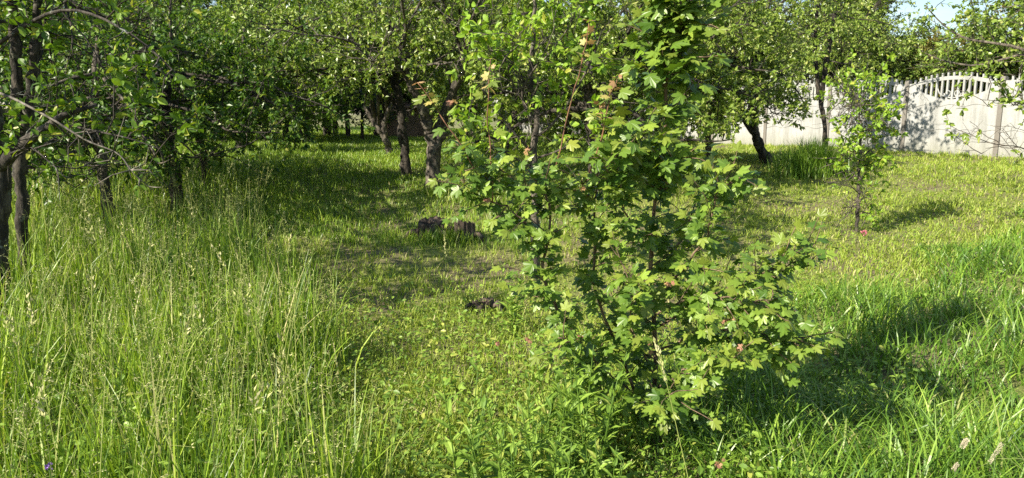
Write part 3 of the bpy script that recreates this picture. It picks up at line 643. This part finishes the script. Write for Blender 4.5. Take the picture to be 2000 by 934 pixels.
    for kx, (pp, r0, r1) in SH.items():
        P = smooth_line([at(*q)-b for q in pp], 14); P[2:] += np.cumsum(rng.normal(0, .0035, (12, 3)), 0); r0 *= .75; st2 = Acc(); tube(st2, P, np.linspace(r0, r1, 14), 6); st2.obj('red_shoot', M['shoot'], t)
        leafy(P[:12], 8, .05, .05, .6)
        for k in range(4):
            i = 10+k; dd = unit(P[min(13, i+1)]-P[i-1])
            for sg in (-1, 1):
                d = unit(np.array([sg, rng.normal(0, .6), -.25+.2*k])+rng.normal(0, .45, 3)); yp.append(P[min(i, 13)]+d*.008); yd.append(d); yn.append(unit(rng.normal(0, .4, 3)+[0, -.4, .8])); yz.append(rng.uniform(.3, 1)*(.036-.005*k)+.006); yt.append((rng.uniform(.55, 1) if k < 2 else rng.uniform(0, .6), 0))
    for px, py, d in [(1115, 645, 2.95), (1130, 655, 2.95), (1310, 550, 3.0), (1445, 680, 2.85), (1030, 660, 2.8), (1405, 905, 2.6), (955, 388, 2.95), (1030, 295, 3), (885, 200, 3), (1420, 625, 2.9), (1270, 680, 3.1), (1135, 370, 3)]:
        for _ in range(4):
            yp.append(at(px+rng.uniform(-8, 8), py+rng.uniform(-6, 6), d)-b); yd.append(unit(rng.normal(0, 1, 3))); yn.append(unit(rng.normal(0, .5, 3)+[0, -.5, .7])); yz.append(rng.uniform(.012, .024)); yt.append((rng.uniform(0, .6), 0))
    A = np.array
    kk = rng.integers(0, 4, len(pos))
    for q, (cz, cx, cc) in enumerate(((.0, 0, 1.), (-.35, .15, .93), (.22, -.25, 1.05), (-.15, .4, .85))):
        tv = MAPLE[0].copy(); body = slice(0, -4); r2 = tv[body, 1]**2; tv[body, 2] += cz*r2+cx*tv[body, 0]*abs(tv[body, 0]); tv[body, 0] *= cc
        scatter(lf, tv, MAPLE[1], A(pos)[kk == q], A(dr)[kk == q], A(nm)[kk == q], A(sz)[kk == q], A(tn)[kk == q])
    scatter(ys_, *MAPLE, A(yp), A(yd), A(yn), A(yz), A(yt))
    stems.obj('stems', M['stem'], t); lf.obj('leaves', M['maple'], t, False); ys_.obj('young_leaves', M['young'], t, False)
build_maple()

# ------------------------------------------------------------------ stumps
def stump(px, d, r, h, seed, label, rough=.16):
    rng = np.random.default_rng(seed); b = gp(px, d); t = empty('tree_stump', b); tag(t, label, 'stump'); a = Acc()
    n = 72; lv = 14; V = []; ph = rng.uniform(0, 6.28, 5); an = np.arange(n)*2*math.pi/n
    flare = .5+.5*np.sin(an*3+ph[0]); rid = .06*np.sin(an*5+ph[1])-.16*np.abs(np.sin(an*8+ph[2]+.8*np.sin(an*3)))**6-.10*np.abs(np.sin(an*13+ph[4]))**8
    top = h*(1-.28*(.5+.5*np.sin(an+ph[3]))-.09*np.repeat(rng.uniform(0, 1, n//6), 6)-.08*np.abs(np.sin(an*6.5+ph[1]))**3)
    for i in range(lv):
        s = i/(lv-1); rr = r*(1+.75*flare*(1-s)**3+rid+rng.normal(0, .012, n)-.1*s); V.append(np.stack([np.cos(an)*rr, np.sin(an)*rr, -.06+(top+.06)*s], 1))
    for k, (f, dz) in enumerate(((.75, -.01), (.5, -.05), (.2, -.09))):
        V.append(np.stack([np.cos(an)*r*f*.9, np.sin(an)*r*f*.9, top*.6+top.mean()*.4+dz*rng.uniform(.3, 1.4, n)], 1))
    lv += 3; V = np.concatenate(V); i = np.arange(lv-1)[:, None]*n; j = np.arange(n)[None]; k = (j+1) % n
    a.add(V, [np.stack([i+j, i+k, i+n+k, i+n+j], -1).reshape(-1, 4), np.array([np.arange(n)+(lv-1)*n])])
    a.obj('stump_wood', M['stump'], t)
    for _ in range(5):
        a = Acc(); A = rng.uniform(0, 6.28); q = np.array([math.cos(A), math.sin(A), 0])
        tube(a, smooth_line([q*r*.7+[0, 0, h*.22], q*r*1.4+[0, 0, .05], q*r*1.9+[0, 0, -.04]], 6), np.linspace(r*.26, r*.1, 6), 7, rng, .15); a.obj('root', M['stump'], t)
    return t
stump(842, 7.75, .16, .21, 3, 'broad rotten stump, left one of the two dark stumps')
stump(908, 7.6, .12, .23, 4, 'narrower dark stump with jagged top, right one of the pair')
stump(872, 7.7, .07, .15, 6, 'small broken root stub between the two dark stumps')
stump(943, 5.3, .09, .09, 8, 'low weathered stump remnant in grass left of the maple')

# ------------------------------------------------------------------ grasses
def blades(acc, rng, pos, h, w, bend, lean0=None, seg=4, dry=0., az=None, t0=None):
    n = len(pos)
    if n == 0: return
    az = rng.uniform(0, 2*math.pi, n) if az is None else az; th = rng.uniform(0, .35, n) if t0 is None else t0
    hd = np.stack([np.cos(az), np.sin(az), np.zeros(n)], 1); fa = az+math.pi/2+rng.normal(0, .6, n)
    wd = np.stack([np.cos(fa), np.sin(fa), np.zeros(n)], 1)
    p = pos.copy(); rows = []
    for i in range(seg+1):
        s = i/seg; ww = w*(1-s**2.2)*(.75+.5*min(1, s*3)) if i < seg else 0
        if i < seg: rows += [p-wd*(ww/2)[:, None], p+wd*(ww/2)[:, None]]
        else: rows += [p]
        th_i = th+bend*(s+.5/seg)**1.4
        p = p+(hd*np.sin(th_i)[:, None]+np.array([0, 0, 1.])*np.cos(th_i)[:, None])*(h/seg)[:, None]
    k = 2*seg+1; V = np.stack(rows, 1).reshape(-1, 3); b = (np.arange(n)*k)[:, None]
    qs = [np.stack([b[:, 0]+2*i, b[:, 0]+2*i+1, b[:, 0]+2*i+3, b[:, 0]+2*i+2], 1) for i in range(seg-1)]
    tr = np.stack([b[:, 0]+2*seg-2, b[:, 0]+2*seg-1, b[:, 0]+2*seg], 1)
    clump = .5+.5*np.sin(pos[:, 0]*3.1+1.3*np.sin(pos[:, 1]*2.3))*np.sin(pos[:, 1]*2.7)
    t = np.stack([np.clip(rng.normal(.32, .27, n)+.3*clump, 0, 1), np.where(rng.uniform(0, 1, n) < dry, rng.uniform(.3, 1, n), 0)], 1)
    acc.add(V, qs+[tr], np.repeat(t, k, 0))
XB = ([0, 2.8, 5.5, 7, 9.3, 12, 20], [-.35, -.75, -1.35, -2.1, -3.2, -4.6, -8.5])   # edge of the tall meadow
XR = ([0, 2.8, 4.5, 6, 9, 12, 20], [.0, .15, 1.2, 3.2, 6.6, 9.2, 14])               # edge of the uncut grass on the right
wob = lambda x, y: .25*np.sin(x*2.1+y*1.3)+.18*np.sin(y*3.7+x)
def zone(x, y):                       # positive inside the tall meadow / the right-hand uncut grass
    return np.interp(y, *XB)+wob(x, y)-x, x-np.interp(y, *XR)+wob(y, x)
def wedge(rng, n, y0, y1, p=0., half=.80):
    """n points in the visible wedge; density falls off as distance^-p"""
    u = rng.uniform(0, 1, n); e = 2-p
    y = (y0**e+u*(y1**e-y0**e))**(1/e) if abs(e) > 1e-6 else y0*(y1/y0)**u
    x = rng.uniform(-half, half, n)*(y+1.2); return x, y
bare = lambda x, y: np.exp(-((x+.75)**2/1.0+(y-6.9)**2/1.3))+.7*np.exp(-((x+1.3)**2/.8+(y-9.2)**2/.8))+.5*np.exp(-((x-6.5)**2/1.2+(y-13.2)**2/.5))+.5*np.exp(-((x-.3)**2/1+(y-8.5)**2/1))
def P3(x, y): return np.stack([x, y, gz(x, y)-.01], 1)
def behind_fence(x, y):
    dx = x-FX; dy = y-FY; nrm = np.array([D[1], -D[0]]); return dx*nrm[0]+dy*nrm[1] > -.02
rng = np.random.default_rng(1001)
# short cut turf
a = Acc()
x, y = wedge(rng, 760000, 1.6, 42, 1.15); zt, zr = zone(x, y); bb = bare(x, y)
keep = (zt < .15) & (zr < .3) & (rng.uniform(0, 1, len(x)) > np.clip(bb*.5, 0, .5)) & ~behind_fence(x, y); x, y = x[keep], y[keep]
patch = .5+.5*np.sin(x*1.7+2*np.sin(y*1.1))*np.sin(y*1.9+x*.6)
n = len(x); near = np.clip((5.6-y)/2.2, 0, 1)*np.clip(1.2-np.abs(x-.1)*.4, .3, 1)
srt = np.argsort(np.floor(y*2)*1000+x); x, y = x[srt], y[srt]; blk = (np.arange(n)//14)*14; pr = rng.uniform(0, 1, n) < .45
x = np.where(pr, x[blk]+rng.normal(0, .035, n), x); y = np.where(pr, y[blk]+rng.normal(0, .035, n), y); tall = np.where(pr, 1+.6*((np.sin(blk*12.9898)*43758.5) % 1.)**2, .8)
patch = .5+.5*np.sin(x*1.7+2*np.sin(y*1.1))*np.sin(y*1.9+x*.6); near = np.clip((5.6-y)/2.2, 0, 1)*np.clip(1.2-np.abs(x-.1)*.4, .3, 1)
h = tall*(.04+.045*patch)*rng.uniform(.5, 1.5, n)+near*.07*rng.uniform(.3, 1.6, n)+np.clip((y-11)/8, 0, 1)*.05*(x < 3)
orch = (x < .15*y+wob(x, y)) & (y+wob(y, x) > 7.4)
h = np.where(orch, h*np.clip(1.9-.28*(x-np.interp(y, *XB)), .95, 1.9)+.01, h); og = Acc()
blades(og, rng, P3(x, y)[orch], h[orch], (.0034+.00055*y[orch])*rng.uniform(.6, 1.3, orch.sum()), rng.uniform(.2, 1.6, orch.sum()), seg=3, dry=.05)
tag(og.obj('orchard_grass', M['grass'], smooth=False), 'green knee-high grass between the orchard trunks at the back', 'grass', kind='stuff')
sl = ~orch; x, y, h = x[sl], y[sl], h[sl]; n = len(x)
blades(a, rng, P3(x, y), h, (.0034+.00055*y)*rng.uniform(.6, 1.3, n), rng.uniform(.2, 1.9, n), seg=3, dry=.10)
tag(a.obj('cut_grass', M['lawn'], smooth=False), 'short cut yellow-green grass over the path and lawn', 'grass', kind='stuff')
# clippings lying on the ground
a = Acc(); n = 26000; x, y = wedge(rng, n, 3.4, 16, 1.0); zt, zr = zone(x, y); k = (zt < 0) & (zr < .2) & ~behind_fence(x, y); x, y = x[k], y[k]; n = len(x)
blades(a, rng, P3(x, y)+[0, 0, .025], rng.uniform(.05, .16, n), (.003+.0004*y)*np.ones(n), rng.uniform(-.2, .3, n), seg=2, dry=.65, t0=np.full(n, 1.5))
tag(a.obj('grass_clippings', M['lawn'], smooth=False), 'dry straw-coloured clippings lying on the mown lawn', 'clippings', kind='stuff')
# tall meadow on the left
a = Acc(); x, y = wedge(rng, 200000, 1.35, 30, 1.25, .86); zt, zr = zone(x, y); hv = .5+.25*(np.sin(x*7.3+2*np.sin(y*4.1))+np.sin(y*8.9+2*np.sin(x*5.3))); k = (zt > 0) & (rng.uniform(0, 1, len(x)) < np.clip(zt*2.5+.2, 0, 1)*np.clip(.25+1.1*hv, 0, 1)); x, y, zt, hv = x[k], y[k], zt[k], hv[k]; n = len(x)
H = np.interp(y, [1.3, 3, 5, 7.5, 10, 14, 30], [.56, .70, .70, .58, .46, .38, .34])*np.clip(.62+zt*1.6, .62, 1)*(.85+.2*np.sin(x*1.9)*np.sin(y*2.3+1))*(.72+.45*hv)
blades(a, rng, P3(x, y), H*rng.uniform(.45, 1.15, n), (.0048+.0007*y)*rng.uniform(.6, 1.4, n), rng.uniform(.05, 1.25, n)**1.8, seg=4, dry=.07, t0=rng.uniform(0, .24, n))
tag(a.obj('meadow_grass', M['grass'], smooth=False), 'tall uncut meadow grass filling the left foreground', 'grass', kind='stuff')
# uncut grass on the right
a = Acc(); x, y = wedge(rng, 150000, 1.5, 18, 1.2, .86); zt, zr = zone(x, y); k = (zr > -.1) & ~behind_fence(x, y); x, y, zr = x[k], y[k], zr[k]; n = len(x)
H = np.interp(y, [1.5, 3, 5, 7, 10, 18], [.38, .42, .38, .28, .2, .14])*np.clip(.45+zr*.9, .45, 1)*(.8+.3*np.sin(x*1.7+1)*np.sin(y*2.1))*(.8+.2*(np.sin(x*7+2*np.sin(y*4))*np.sin(y*6.3)))
blades(a, rng, P3(x, y), H*rng.uniform(.5, 1.35, n), (.0045+.0006*y)*rng.uniform(.6, 1.5, n), rng.uniform(.4, 2.6, n), seg=5, dry=.04)
tag(a.obj('uncut_grass', M['lush'], smooth=False), 'lush bent uncut grass filling the right foreground', 'grass', kind='stuff')
# clover, plantain and other small broad leaves
a = Acc(); x, y = wedge(rng, 110000, 1.8, 18, 1.1); zt, zr = zone(x, y); k = (zr < 1.2) & (zt < 1.5) & (rng.uniform(0, 1, len(x)) > np.clip(bare(x, y)*.8+np.clip((y-4.8)/2.5, 0, .72), 0, 1)); x, y = x[k], y[k]; n = len(x)
hz = rng.uniform(.01, .1, n)+np.clip((5.5-y)/3, 0, 1)*rng.uniform(0, .14, n)+np.clip(zone(x, y)[0], 0, 1)*.25*rng.uniform(0, 1, n)
scatter(a, LEAF[0], LEAF[1], P3(x, y)+np.stack([0*x, 0*x, hz], 1), unit(rng.normal(0, 1, (n, 3))*[1, 1, .35]), unit(rng.normal(0, .4, (n, 3))+[0, 0, 1]), rng.uniform(.018, .045, n), np.stack([rng.uniform(0, 1, n), (rng.uniform(0, 1, n) < .1)*.7], 1))
tag(a.obj('ground_cover', M['weed'], smooth=False), 'low clover and broad-leaved weeds mixed through the grass', 'weeds', kind='stuff')
# flowering grass stalks
def seedheads(name, label, pts, hh, kind, rng):
    a = Acc(); n = len(pts); az = rng.uniform(0, 6.28, n); le = rng.uniform(0, .28, n)
    d = np.stack([np.cos(az)*le, np.sin(az)*le, np.ones(n)], 1); P1 = pts+d*(hh*.5)[:, None]; P2 = P1+(d+np.stack([np.cos(az)*le*.6, np.sin(az)*le*.6, 0*az], 1))*(hh*.5)[:, None]
    tn = np.tile([.2, 0], (n*9, 1)); prisms(a, np.stack([pts, P1, P2], 1), np.array([.0016, .0013, .0009]), np.array([.1, 0]))
    ax = unit(P2-P1); SP = (np.array([(0, 0, 0), (.2, .35, .1), (-.2, .35, .1), (0, .35, -.2), (0, 1, 0)]), [np.array([(0, 1, 2), (0, 2, 3), (0, 3, 1), (4, 2, 1), (4, 3, 2), (4, 1, 3)])])
    if kind == 'dense':
        m = 16; ti = np.repeat(np.arange(n), m); u = np.tile(np.linspace(0, 1, m), n); clus = np.where(u > .45, 0, .014*np.round(rng.uniform(0, 2, n*m)))
        p = P2[ti]-ax[ti]*(u*.10)[:, None]+rng.normal(0, 1, (n*m, 3))*(.0055+clus)[:, None]*[1, 1, .6]
        scatter(a, SP[0], SP[1], p, ax[ti]+rng.normal(0, .45, (n*m, 3)), rng.normal(0, 1, (n*m, 3)), rng.uniform(.014, .026, n*m), np.stack([rng.uniform(.2, 1, n*m), 0*p[:, 0]], 1))
    else:
        m = 9; ti = np.repeat(np.arange(n), m); u = np.tile(np.linspace(.05, 1, m), n); o = P2[ti]-ax[ti]*(u*.17)[:, None]
        br = unit(rng.normal(0, 1, (n*m, 3))*[1, 1, .2]+[0, 0, .45]); e = o+br*(u*.06+.012)[:, None]; prisms(a, np.stack([o, e], 1), np.array([.0006, .0004]), np.array([.3, 0]))
        k = 3; tj = np.repeat(np.arange(n*m), k); f = rng.uniform(.5, 1, len(tj))[:, None]; p = o[tj]*(1-f)+e[tj]*f+rng.normal(0, .004, (len(tj), 3))
        scatter(a, SP[0], SP[1], p, br[tj]+rng.normal(0, .4, (len(tj), 3)), rng.normal(0, 1, (len(tj), 3)), rng.uniform(.006, .011, len(tj)), np.stack([rng.uniform(0, 1, len(tj)), 0*p[:, 0]], 1))
    tag(a.obj(name, M['seed'], smooth=False), label, 'seed heads', kind='stuff')
x, y = wedge(rng, 430, 1.5, 10, .3, .84); zt, zr = zone(x, y); k = zt > .15; x, y = x[k], y[k]
seedheads('seed_heads', 'pale clustered seed heads above the tall meadow grass', P3(x, y), rng.uniform(.65, 1.0, len(x)), 'dense', rng)
x, y = wedge(rng, 2300, 1.6, 8, .7, .8); zt, zr = zone(x, y); k = zt > .1; x, y = x[k], y[k]
seedheads('airy_panicles', 'fine airy flowering panicles over the left grass', P3(x, y), rng.uniform(.5, .85, len(x)), 'airy', rng)
# tall dark grass clump by the fence
def clump(name, px, d, r, n, hh, label, mat, seed):
    rng = np.random.default_rng(seed); b = gp(px, d); a = Acc(); q = rng.normal(0, .5, (n, 2))*r; q[::3] = rng.normal(0, .22, (len(q[::3]), 2))*r+[.3*r, 0]; q[1::7] *= 1.7; hh = hh*np.exp(-(q[:, 0]/r)**2*.6); x = b[0]+q[:, 0]; y = b[1]+q[:, 1]*.6
    blades(a, rng, P3(x, y)-b, hh*rng.uniform(.5, 1.1, n), .008*rng.uniform(.6, 1.4, n), rng.uniform(.1, .9, n), seg=4, dry=.05)
    o = a.obj(name, M[mat], smooth=False); o.location = tuple(b); tag(o, label, 'grass clump' if name == 'grass_clump' else 'grass', kind=None if name == 'grass_clump' else 'stuff')
clump('grass_clump', 1580, 11.6, .55, 2300, .68, 'tall dark green grass clump near the kinked trunk and fence', 'lush', 61)
clump('stump_grass', 868, 7.45, .42, 420, .2, 'loose grass tuft growing up in front of the two dark stumps', 'grass', 62)
clump('trunk_foot_grass', 845, 9.8, .3, 260, .2, 'small grass tuft around the foot of the forked trunk', 'grass', 63)
# ------------------------------------------------------------------ leafy weeds
def weed(seed, h, nstem, name='leafy_weed', leaf=.085):
    rng = np.random.default_rng(seed); t = empty(name, (0, 0, 0)); s = Acc(); lf = Acc()
    for _ in range(nstem):
        az = rng.uniform(0, 6.28); q = np.array([math.cos(az), math.sin(az), 0]); H = h*rng.uniform(.7, 1.1)
        P = smooth_line([(0, 0, -.03), q*.04+[0, 0, H*.5], q*.08+[0, 0, H]], 12); tube(s, P, np.linspace(.0035, .0015, 12), 5)
        m = int(H/.025); pos, dr = [], []
        for k in range(m):
            u = .12+.88*k/(m-1); p = P[min(11, int(u*11))]; A = k*2.4
            L = leaf*(1.25-.75*u) if u < .95 else leaf*.6
            pos.append((p, np.array([math.cos(A), math.sin(A), .25+u*.8]), L*rng.uniform(.8, 1.2)))
        n = len(pos); scatter(lf, LANCE[0]*[1.5, 1, 1], LANCE[1], np.array([p[0] for p in pos]), np.array([p[1] for p in pos]), rng.normal(0, .2, (n, 3))+[0, 0, 1], np.array([p[2] for p in pos]), np.stack([rng.uniform(0, 1, n), (rng.uniform(0, 1, n) < .1)*.5], 1))
    s.obj('stems', M['weed'], t); lf.obj('leaves', M['weed'], t, False); return t
W1, W2 = weed(71, .52, 5), weed(72, .42, 6)
spots = [(1035, 2.6, 'leafy weed in the second rank at the left of the patch by the maple'), (1080, 2.25, 'leafy weed at the bottom edge cut by the frame left of the maple'),
    (1130, 2.7, 'leafy weed between the maple base and the patch of other weeds'), (960, 2.35, 'leafy weed at the bottom edge a little apart to the left of the patch'),
    (1065, 3.1, 'leafy weed farthest back in the patch beside the maple'), (1180, 2.9, 'leafy weed standing against the lowest maple leaves'),
    (1060, 2.45, 'leafy weed with bright lance-shaped leaves below the maple\'s left branch'), (1110, 2.35, 'leafy weed at the bottom edge, third from the left of the patch by the maple'),
    (1155, 2.55, 'leafy weed touching the left side of the maple base'), (1010, 2.3, 'leafy weed at the bottom edge, leftmost of the patch by the maple'), (1180, 2.25, 'leafy weed at the bottom edge right below the maple stems'),
    (1090, 2.8, 'leafy weed rising behind the others at the left foot of the maple'), (1130, 3.0, 'leafy weed tucked under the orange maple leaves'), (985, 2.75, 'shorter leafy weed in open grass left of the maple patch'),
    (905, 2.5, 'lone leafy weed in the short grass near the bottom middle'), (225, 2.9, 'leafy weed standing in the tall grass at lower left'), (255, 4.6, 'bright leafy weed among seed heads in front of the slanted trunk'), (30, 3.6, 'leafy weed near the left edge under the lichened limb'),
    (1000, 4.8, 'leafy weed beside the low stump remnant'), (330, 5.2, 'yellowish leafy weed with seed heads before the black leaning trunk')]
for k, (px, d, lab) in enumerate(spots):
    src = (W1, W2)[k % 2]
    if k < 2:
        c = src; c.location = tuple(gp(px, d))
    else: c = copy_tree(src, gp(px, d), k*1.3, [1, .9, 1.15][k % 3], lab)
    c['label'] = lab; c['category'] = 'weed'; c['group'] = 'leafy weeds in the grass'
# ------------------------------------------------------------------ single flowers and stalks
def flower(name, px, py, d, mat, r, label, cat='flower', n=34, long=1.):
    rng = np.random.default_rng(px); p = at(px, py, d); g = float(gz(p[0], p[1])); b = np.array([p[0], p[1], g]); t = empty(name, b); tag(t, label, cat)
    h = p[2]-g; a = Acc(); tube(a, smooth_line([(0, 0, -.02), (.01, .01, h*.5), (0, 0, h)], 8), np.full(8, .0013), 5); a.obj('stem', M['grass'], t)
    a = Acc(); v = unit(rng.normal(0, 1, (n, 3))); fl = cat == 'seed head'; n2 = n*6 if fl else n; v = unit(rng.normal(0, 1, (n2, 3)))
    tilt = np.array([.5, 0, 1]) if fl else np.array([0, 0, 1.])
    pp = np.array([0, 0, h])+v*[r*.6, r*.6, r*.5]*rng.uniform(.6, 1, (n2, 1))+tilt*(rng.uniform(-1, 1, (n2, 1))*r*1.1*long if fl else 0)
    scatter(a, LEAF[0], LEAF[1], pp, v+tilt*.6, rng.normal(0, 1, (n2, 3)), r*rng.uniform(.3, .5, n2) if fl else r*rng.uniform(.6, .9, n2)); a.obj('flower_head', M[mat], t, False)
flower('bellflower', 95, 912, 2.0, 'purple', .012, 'small purple flower low in the grass at bottom left')
flower('red_flower', 1687, 456, 7.4, 'pink', .035, 'tiny red flower beside the foot of the sapling')
flower('clover_flower', 972, 672, 3.4, 'pink', .011, 'pink clover flower in the short grass left of the maple')
flower('dry_seed_head', 1884, 866, 2.1, 'cream', .010, 'upper of two cream fluffy seed heads at the bottom right', 'seed head', 60)
flower('dry_seed_head', 1866, 912, 2.05, 'cream', .008, 'lower of two cream fluffy seed heads at the bottom right', 'seed head', 50)
flower('dry_seed_head', 1945, 885, 1.5, 'cream', .006, 'long narrow straw-coloured seed spike nearest the bottom right corner', 'seed head', 60, 3.5)
def stalk(pts, label, seed):
    rng = np.random.default_rng(seed); P = smooth_line([at(*q) for q in pts], 24); g = float(gz(P[0][0], P[0][1])); b = P[0].copy(); P = P-b
    t = empty('grass_stalk', b); tag(t, label, 'grass stalk'); a = Acc(); tube(a, P, np.linspace(.0018, .0009, 24), 5); a.obj('stem', M['seed'], t)
    a = Acc(); n = 60; i = rng.integers(15, 24, n); dd = unit(P[-1]-P[-4]); pos = P[i]+rng.normal(0, .003, (n, 3))
    scatter(a, LANCE[0]*[1.6, 1, 1], LANCE[1], pos, dd+rng.normal(0, .3, (n, 3)), rng.normal(0, 1, (n, 3)), rng.uniform(.012, .022, n), np.stack([rng.uniform(.4, 1, n), np.zeros(n)], 1)); a.obj('seed_head', M['seed'], t, False)
stalk([(1350, 960, 2.35), (1325, 850, 2.4), (1300, 740, 2.45), (1280, 670, 2.5)], 'pale flowering grass stalk leaning in front of the maple leaves', 5)
stalk([(872, 620, 5.2), (871, 560, 5.2), (870, 500, 5.2), (868, 455, 5.2)], 'single upright grass stalk in front of the stumps', 6)
